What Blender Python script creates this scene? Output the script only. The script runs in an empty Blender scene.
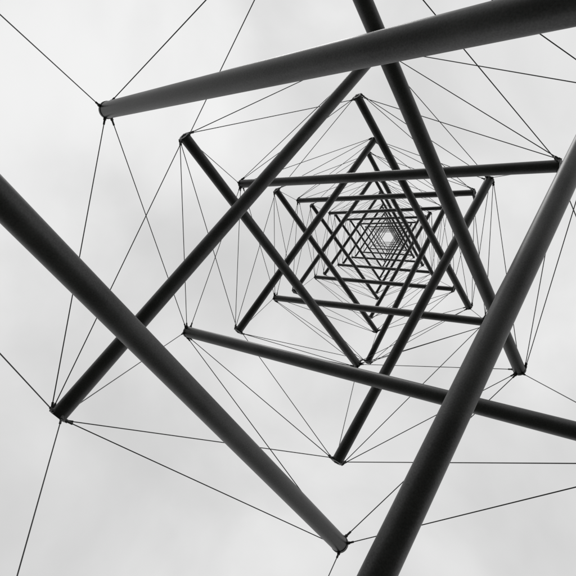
import bpy, math
from mathutils import Matrix, Vector
DATA="ZHxYPMYgPX6wYHWZjWX7VX3mYhJYaTZAFZi4YOtZHwYf_Y4VYG6ZjwY5LYrHZSCX9FYotZ5NX80YrgZSTYdaX66Z5hYY_X37ZSDY0EYtLZ5iY1GYPEZqkYB8YN9aLNYCpYJxZqrYZTYxoaMWYY5Y4BZqNYxIYNvaL2YvVYmUZ_gYFZYmXaa8YE1YpQZ_FYbUYDnabWYZqYA2Z_TYv4Yngaa2Yu8YP9aPUYIPYPyaonYIIYO5aPmYb0YvqaolYbEYxyaPJYsPYPraooYs_Yj8aeCYKuYjka1eYJMYlWaeEYacYIla1hYZxYGFaeEYqEYjaa1h"
AL="ABCDEFGHIJKLMNOPQRSTUVWXYZabcdefghijklmnopqrstuvwxyz0123456789_-"
assert len(DATA)==324, len(DATA)
# strut-end coordinates of the six lowest storeys (millimetres, tower axis = origin)
v=[]
for i in range(0,324,3):
    a,b,c=[AL.index(ch) for ch in DATA[i:i+3]]
    v.append((a*4096+b*64+c-100000)/1000)
pts=[Vector(v[i:i+3]) for i in range(0,108,3)]
MOD=[[(pts[k*6+s*2],pts[k*6+s*2+1]) for s in range(3)] for k in range(6)]
q=math.exp(-.112)
N=20
def mean(l): return sum(l)/len(l)
def stats(M):
    return (mean([math.hypot(a.x,a.y) for a,b in M]),mean([math.hypot(b.x,b.y) for a,b in M]),
            mean([a.z for a,b in M]),mean([b.z for a,b in M]))
Rb,Rt,zb,zt=stats(MOD[5]); _,_,zb4,zt4=stats(MOD[4])
step=zb-zb4; h=zt-zb
z5=zb
cx5=mean([p.x for m in MOD[5] for p in m]);cy5=mean([p.y for m in MOD[5] for p in m])
def centre(z):
    t=(z-z5)/11.0
    return Vector((cx5*(1-t)+.18*t,cy5*(1-t)-.09*t,0))
for k in range(6,N):
    Rb*=q;Rt*=q;step*=q;h*=q;zb+=step
    sg=1 if k%2 else -1; th=28 if k%2 else -28
    M=[]
    for s in range(3):
        a=math.radians(th+sg*120*s);b=a+math.radians(sg*122)
        M.append((Vector((Rb*math.cos(a),Rb*math.sin(a),zb))+centre(zb),Vector((Rt*math.cos(b),Rt*math.sin(b),zb+h))+centre(zb+h)))
    MOD.append(M)
D0=math.exp(-1.97)
def dia(k): return D0*math.exp(-.153*k) if k<6 else D0*math.exp(-.153*5-.115*(k-5))

def newmat(n):
    m=bpy.data.materials.new(n);m.use_nodes=True
    return m,m.node_tree,m.node_tree.nodes["Principled BSDF"]
alu,nt,bs=newmat("weathered_aluminium_tube")
tc=nt.nodes.new("ShaderNodeTexCoord")
n1=nt.nodes.new("ShaderNodeTexNoise");n1.inputs["Scale"].default_value=3;n1.inputs["Detail"].default_value=8
n2=nt.nodes.new("ShaderNodeTexNoise");n2.inputs["Scale"].default_value=120;n2.inputs["Detail"].default_value=2
nt.links.new(tc.outputs["Object"],n1.inputs["Vector"]);nt.links.new(tc.outputs["Object"],n2.inputs["Vector"])
mx=nt.nodes.new("ShaderNodeMix");mx.data_type='FLOAT';mx.inputs[0].default_value=.4
nt.links.new(n1.outputs["Fac"],mx.inputs[2]);nt.links.new(n2.outputs["Fac"],mx.inputs[3])
cr=nt.nodes.new("ShaderNodeValToRGB")
cr.color_ramp.elements[0].position=.32;cr.color_ramp.elements[0].color=(.028,.028,.028,1)
cr.color_ramp.elements[1].position=.68;cr.color_ramp.elements[1].color=(.085,.085,.085,1)
nt.links.new(mx.outputs[0],cr.inputs[0]);nt.links.new(cr.outputs[0],bs.inputs["Base Color"])
bs.inputs["Metallic"].default_value=.65
rr=nt.nodes.new("ShaderNodeMapRange");rr.inputs[3].default_value=.32;rr.inputs[4].default_value=.52
nt.links.new(n1.outputs["Fac"],rr.inputs[0]);nt.links.new(rr.outputs[0],bs.inputs["Roughness"])
cab,nt,bs=newmat("steel_cable")
tc=nt.nodes.new("ShaderNodeTexCoord");n1=nt.nodes.new("ShaderNodeTexNoise");n1.inputs["Scale"].default_value=30
nt.links.new(tc.outputs["Object"],n1.inputs["Vector"])
cr=nt.nodes.new("ShaderNodeValToRGB");cr.color_ramp.elements[0].color=(.04,.04,.04,1);cr.color_ramp.elements[1].color=(.12,.12,.12,1)
nt.links.new(n1.outputs["Fac"],cr.inputs[0]);nt.links.new(cr.outputs[0],bs.inputs["Base Color"])
bs.inputs["Metallic"].default_value=.5;bs.inputs["Roughness"].default_value=.55
gr,nt,bs=newmat("grass")
tc=nt.nodes.new("ShaderNodeTexCoord");n1=nt.nodes.new("ShaderNodeTexNoise");n1.inputs["Scale"].default_value=9;n1.inputs["Detail"].default_value=10
nt.links.new(tc.outputs["Object"],n1.inputs["Vector"])
cr=nt.nodes.new("ShaderNodeValToRGB");cr.color_ramp.elements[0].position=.3;cr.color_ramp.elements[0].color=(.018,.022,.015,1);cr.color_ramp.elements[1].position=.7;cr.color_ramp.elements[1].color=(.06,.068,.05,1)
nt.links.new(n1.outputs["Fac"],cr.inputs[0]);nt.links.new(cr.outputs[0],bs.inputs["Base Color"]);bs.inputs["Roughness"].default_value=.95
con,nt,bs=newmat("concrete")
tc=nt.nodes.new("ShaderNodeTexCoord");n1=nt.nodes.new("ShaderNodeTexNoise");n1.inputs["Scale"].default_value=12;n1.inputs["Detail"].default_value=8
nt.links.new(tc.outputs["Object"],n1.inputs["Vector"])
cr=nt.nodes.new("ShaderNodeValToRGB");cr.color_ramp.elements[0].color=(.15,.15,.15,1);cr.color_ramp.elements[1].color=(.33,.33,.33,1)
nt.links.new(n1.outputs["Fac"],cr.inputs[0]);nt.links.new(cr.outputs[0],bs.inputs["Base Color"]);bs.inputs["Roughness"].default_value=.9

tower=bpy.data.objects.new("tensegrity_tower",None);bpy.context.collection.objects.link(tower)
def mkobj(name,V,F,S,mat,parent=tower):
    me=bpy.data.meshes.new(name);me.from_pydata([tuple(x) for x in V],[],F)
    me.polygons.foreach_set("use_smooth",S);me.materials.append(mat);me.update()
    o=bpy.data.objects.new(name,me);bpy.context.collection.objects.link(o)
    if parent:o.parent=parent
    return o
def basis(d):
    d=d.normalized();u=d.orthogonal().normalized();return d,u,d.cross(u)
def revolve(V,F,S,a,d,prof,seg):
    d,u,w=basis(d)
    for i in range(len(prof)-1):
        (t0,r0,sm),(t1,r1,_)=prof[i],prof[i+1]
        b=len(V)
        for t,r in ((t0,r0),(t1,r1)):
            for j in range(seg):
                an=2*math.pi*j/seg
                V.append(a+d*t+(u*math.cos(an)+w*math.sin(an))*r)
        for j in range(seg):
            k=(j+1)%seg
            F.append((b+j,b+k,b+seg+k,b+seg+j));S.append(sm)
for k,M in enumerate(MOD):
    r=dia(k)/2
    for s,(a,b) in enumerate(M):
        V=[];F=[];S=[]
        d=b-a;L=d.length
        e=r*.12;cl=r*.5
        half=[(r*.12,0,False),(r*.12,r*.5,False),(0,r*.56,False),(0,r*1.06-e,True),(e,r*1.06,True),(cl,r*1.06,False),(cl,r,True)]
        prof=half+[(L-t,rr2,True if i<0 else sm) for i,(t,rr2,sm) in enumerate(reversed(half))]
        revolve(V,F,S,a,d,prof,64 if k<3 else (32 if k<8 else 20))
        mkobj("strut_%d_%d"%(k,s),V,F,S,alu)
def cyl(V,F,S,a,b,r,seg):
    revolve(V,F,S,a,b-a,[(0,0,False),(0,r,True),((b-a).length,r,False),((b-a).length,0,False)],seg)
ang=lambda p:math.atan2(p.y,p.x)
def dang(p,q_):
    x=abs(ang(p)-ang(q_))%(2*math.pi);return min(x,2*math.pi-x)
links={}
def add(A,B):
    key=tuple(sorted((A,B)))
    if A!=B:links[key]=1
P=lambda id:MOD[id[0]][id[1]][id[2]]
for k in range(N):
    bots=[(k,s,0) for s in range(3)];tops=[(k,s,1) for s in range(3)]
    for B in bots:
        for T in sorted([t for t in tops if t[1]!=B[1]],key=lambda t:dang(P(B),P(t)))[:1]: add(B,T)
    if k==0:
        for i in range(3): add(bots[i],bots[(i+1)%3])
    if k==N-1:
        for i in range(3): add(tops[i],tops[(i+1)%3])
    if k<N-1:
        nb=[(k+1,s,0) for s in range(3)];ntp=[(k+1,s,1) for s in range(3)]
        ring=sorted(tops+nb,key=lambda t:ang(P(t)))
        for i in range(6): add(ring[i],ring[(i+1)%6])
        for B in bots:
            for T in sorted(nb,key=lambda t:dang(P(B),P(t)))[:2]: add(B,T)
        for B in tops:
            for T in sorted(ntp,key=lambda t:dang(P(B),P(t)))[:2]: add(B,T)
groups={}
def attach(A,toward):
    k,s,w=A;a,b=MOD[k][s];p=(a,b)[w];o=(b,a)[w]
    d=(o-p).normalized();r=dia(k)/2
    base=p+d*(r*.28)
    t=toward-base;t=(t-d*t.dot(d))
    t=t.normalized() if t.length>1e-6 else d.orthogonal()
    return base+t*r*1.04
for A,B in links:
    k=min(A[0],B[0])
    V,F,S=groups.setdefault(k,([],[],[]))
    pa=attach(A,P(B));pb=attach(B,P(A));d=(pb-pa);L=d.length;d.normalize()
    cr_=.0042*math.exp(-.05*k)
    seg=8 if k<8 else 5
    cyl(V,F,S,pa,pb,cr_,seg)
    for p0,dd,kk in ((pa,d,A[0]),(pb,-d,B[0])):
        r=dia(kk)/2
        cyl(V,F,S,p0-dd*r*.15,p0+dd*r*.9,min(cr_*2.1,r*.2),seg)
        cyl(V,F,S,p0-dd*r*.2,p0+dd*r*.25,min(cr_*3.2,r*.28),seg)
for k,(V,F,S) in groups.items(): mkobj("cables_%d"%k,V,F,S,cab)
GZ=-.15
for s in range(3):
    p=MOD[0][s][0];V=[];F=[];S=[]
    revolve(V,F,S,Vector((p.x,p.y,GZ-.05)),Vector((0,0,1)),[(0,.3,True),(.22,.3,False),(.24,.28,False),(.24,0,False)],40)
    mkobj("footing_%d"%s,V,F,S,con)
    V=[];F=[];S=[]
    revolve(V,F,S,Vector((p.x,p.y,GZ+.19)),Vector((0,0,1)),[(0,.06,True),(p.z-GZ-.19,.035,False),(p.z-GZ-.19,0,False)],24)
    mkobj("footing_pin_%d"%s,V,F,S,alu)
V=[Vector((0,0,GZ))];F=[];n=64
for R in (6,40,400,4000):
    for j in range(n): V.append(Vector((R*math.cos(2*math.pi*j/n),R*math.sin(2*math.pi*j/n),GZ)))
for j in range(n):
    k=(j+1)%n;F.append((0,1+j,1+k))
    for t in range(3): F.append((1+t*n+j,1+(t+1)*n+j,1+(t+1)*n+k,1+t*n+k))
mkobj("grass_ground",V,F,[False]*len(F),gr,None)
w=bpy.data.worlds.new("World");bpy.context.scene.world=w;w.use_nodes=True
nt=w.node_tree;bg=nt.nodes["Background"]
sky=nt.nodes.new("ShaderNodeTexSky");sky.sky_type='NISHITA';sky.sun_disc=False
EL,AZ=math.radians(55),math.radians(200)
sky.sun_elevation=EL;sky.sun_rotation=AZ
bw=nt.nodes.new("ShaderNodeRGBToBW");nt.links.new(sky.outputs[0],bw.inputs[0])
m1=nt.nodes.new("ShaderNodeMath");m1.operation='MULTIPLY';m1.inputs[1].default_value=.10*.15
nt.links.new(bw.outputs[0],m1.inputs[0])
tc=nt.nodes.new("ShaderNodeTexCoord")
ns=nt.nodes.new("ShaderNodeTexNoise");ns.inputs["Scale"].default_value=3;ns.inputs["Detail"].default_value=5;ns.inputs["Roughness"].default_value=.45;ns.inputs["Distortion"].default_value=.3
nt.links.new(tc.outputs["Generated"],ns.inputs["Vector"])
mr=nt.nodes.new("ShaderNodeMapRange");mr.inputs[1].default_value=.25;mr.inputs[2].default_value=.75;mr.inputs[3].default_value=.6;mr.inputs[4].default_value=.84
mr.interpolation_type='SMOOTHSTEP'
nt.links.new(ns.outputs["Fac"],mr.inputs[0])
ad=nt.nodes.new("ShaderNodeMath");ad.operation='ADD';nt.links.new(m1.outputs[0],ad.inputs[0]);nt.links.new(mr.outputs[0],ad.inputs[1])
nt.links.new(ad.outputs[0],bg.inputs[0]);bg.inputs[1].default_value=1
sd=bpy.data.lights.new("sun","SUN");sd.energy=.5;sd.angle=math.radians(15);sd.color=(1,.99,.98)
so=bpy.data.objects.new("sun",sd);bpy.context.collection.objects.link(so)
dirv=Vector((math.sin(AZ)*math.cos(EL),math.cos(AZ)*math.cos(EL),math.sin(EL)))
so.rotation_euler=dirv.to_track_quat('Z','Y').to_euler()
f=math.exp(6.365);vx,vy=401.588,231.370
z=Vector((vx-288,288-vy,-f)).normalized();x=(Vector((1,0,0))-z*z.x).normalized();y=z.cross(x)
cd=bpy.data.cameras.new("camera");cd.sensor_width=36;cd.lens=36*f/576;cd.clip_start=.02;cd.clip_end=9000
co=bpy.data.objects.new("camera",cd);bpy.context.collection.objects.link(co)
M=Matrix((x,y,z)).to_4x4();M.translation=Vector((.440,-.204,0));co.matrix_world=M
sc=bpy.context.scene;sc.camera=co
sc.view_settings.view_transform='Standard';sc.view_settings.look='None';sc.view_settings.exposure=0
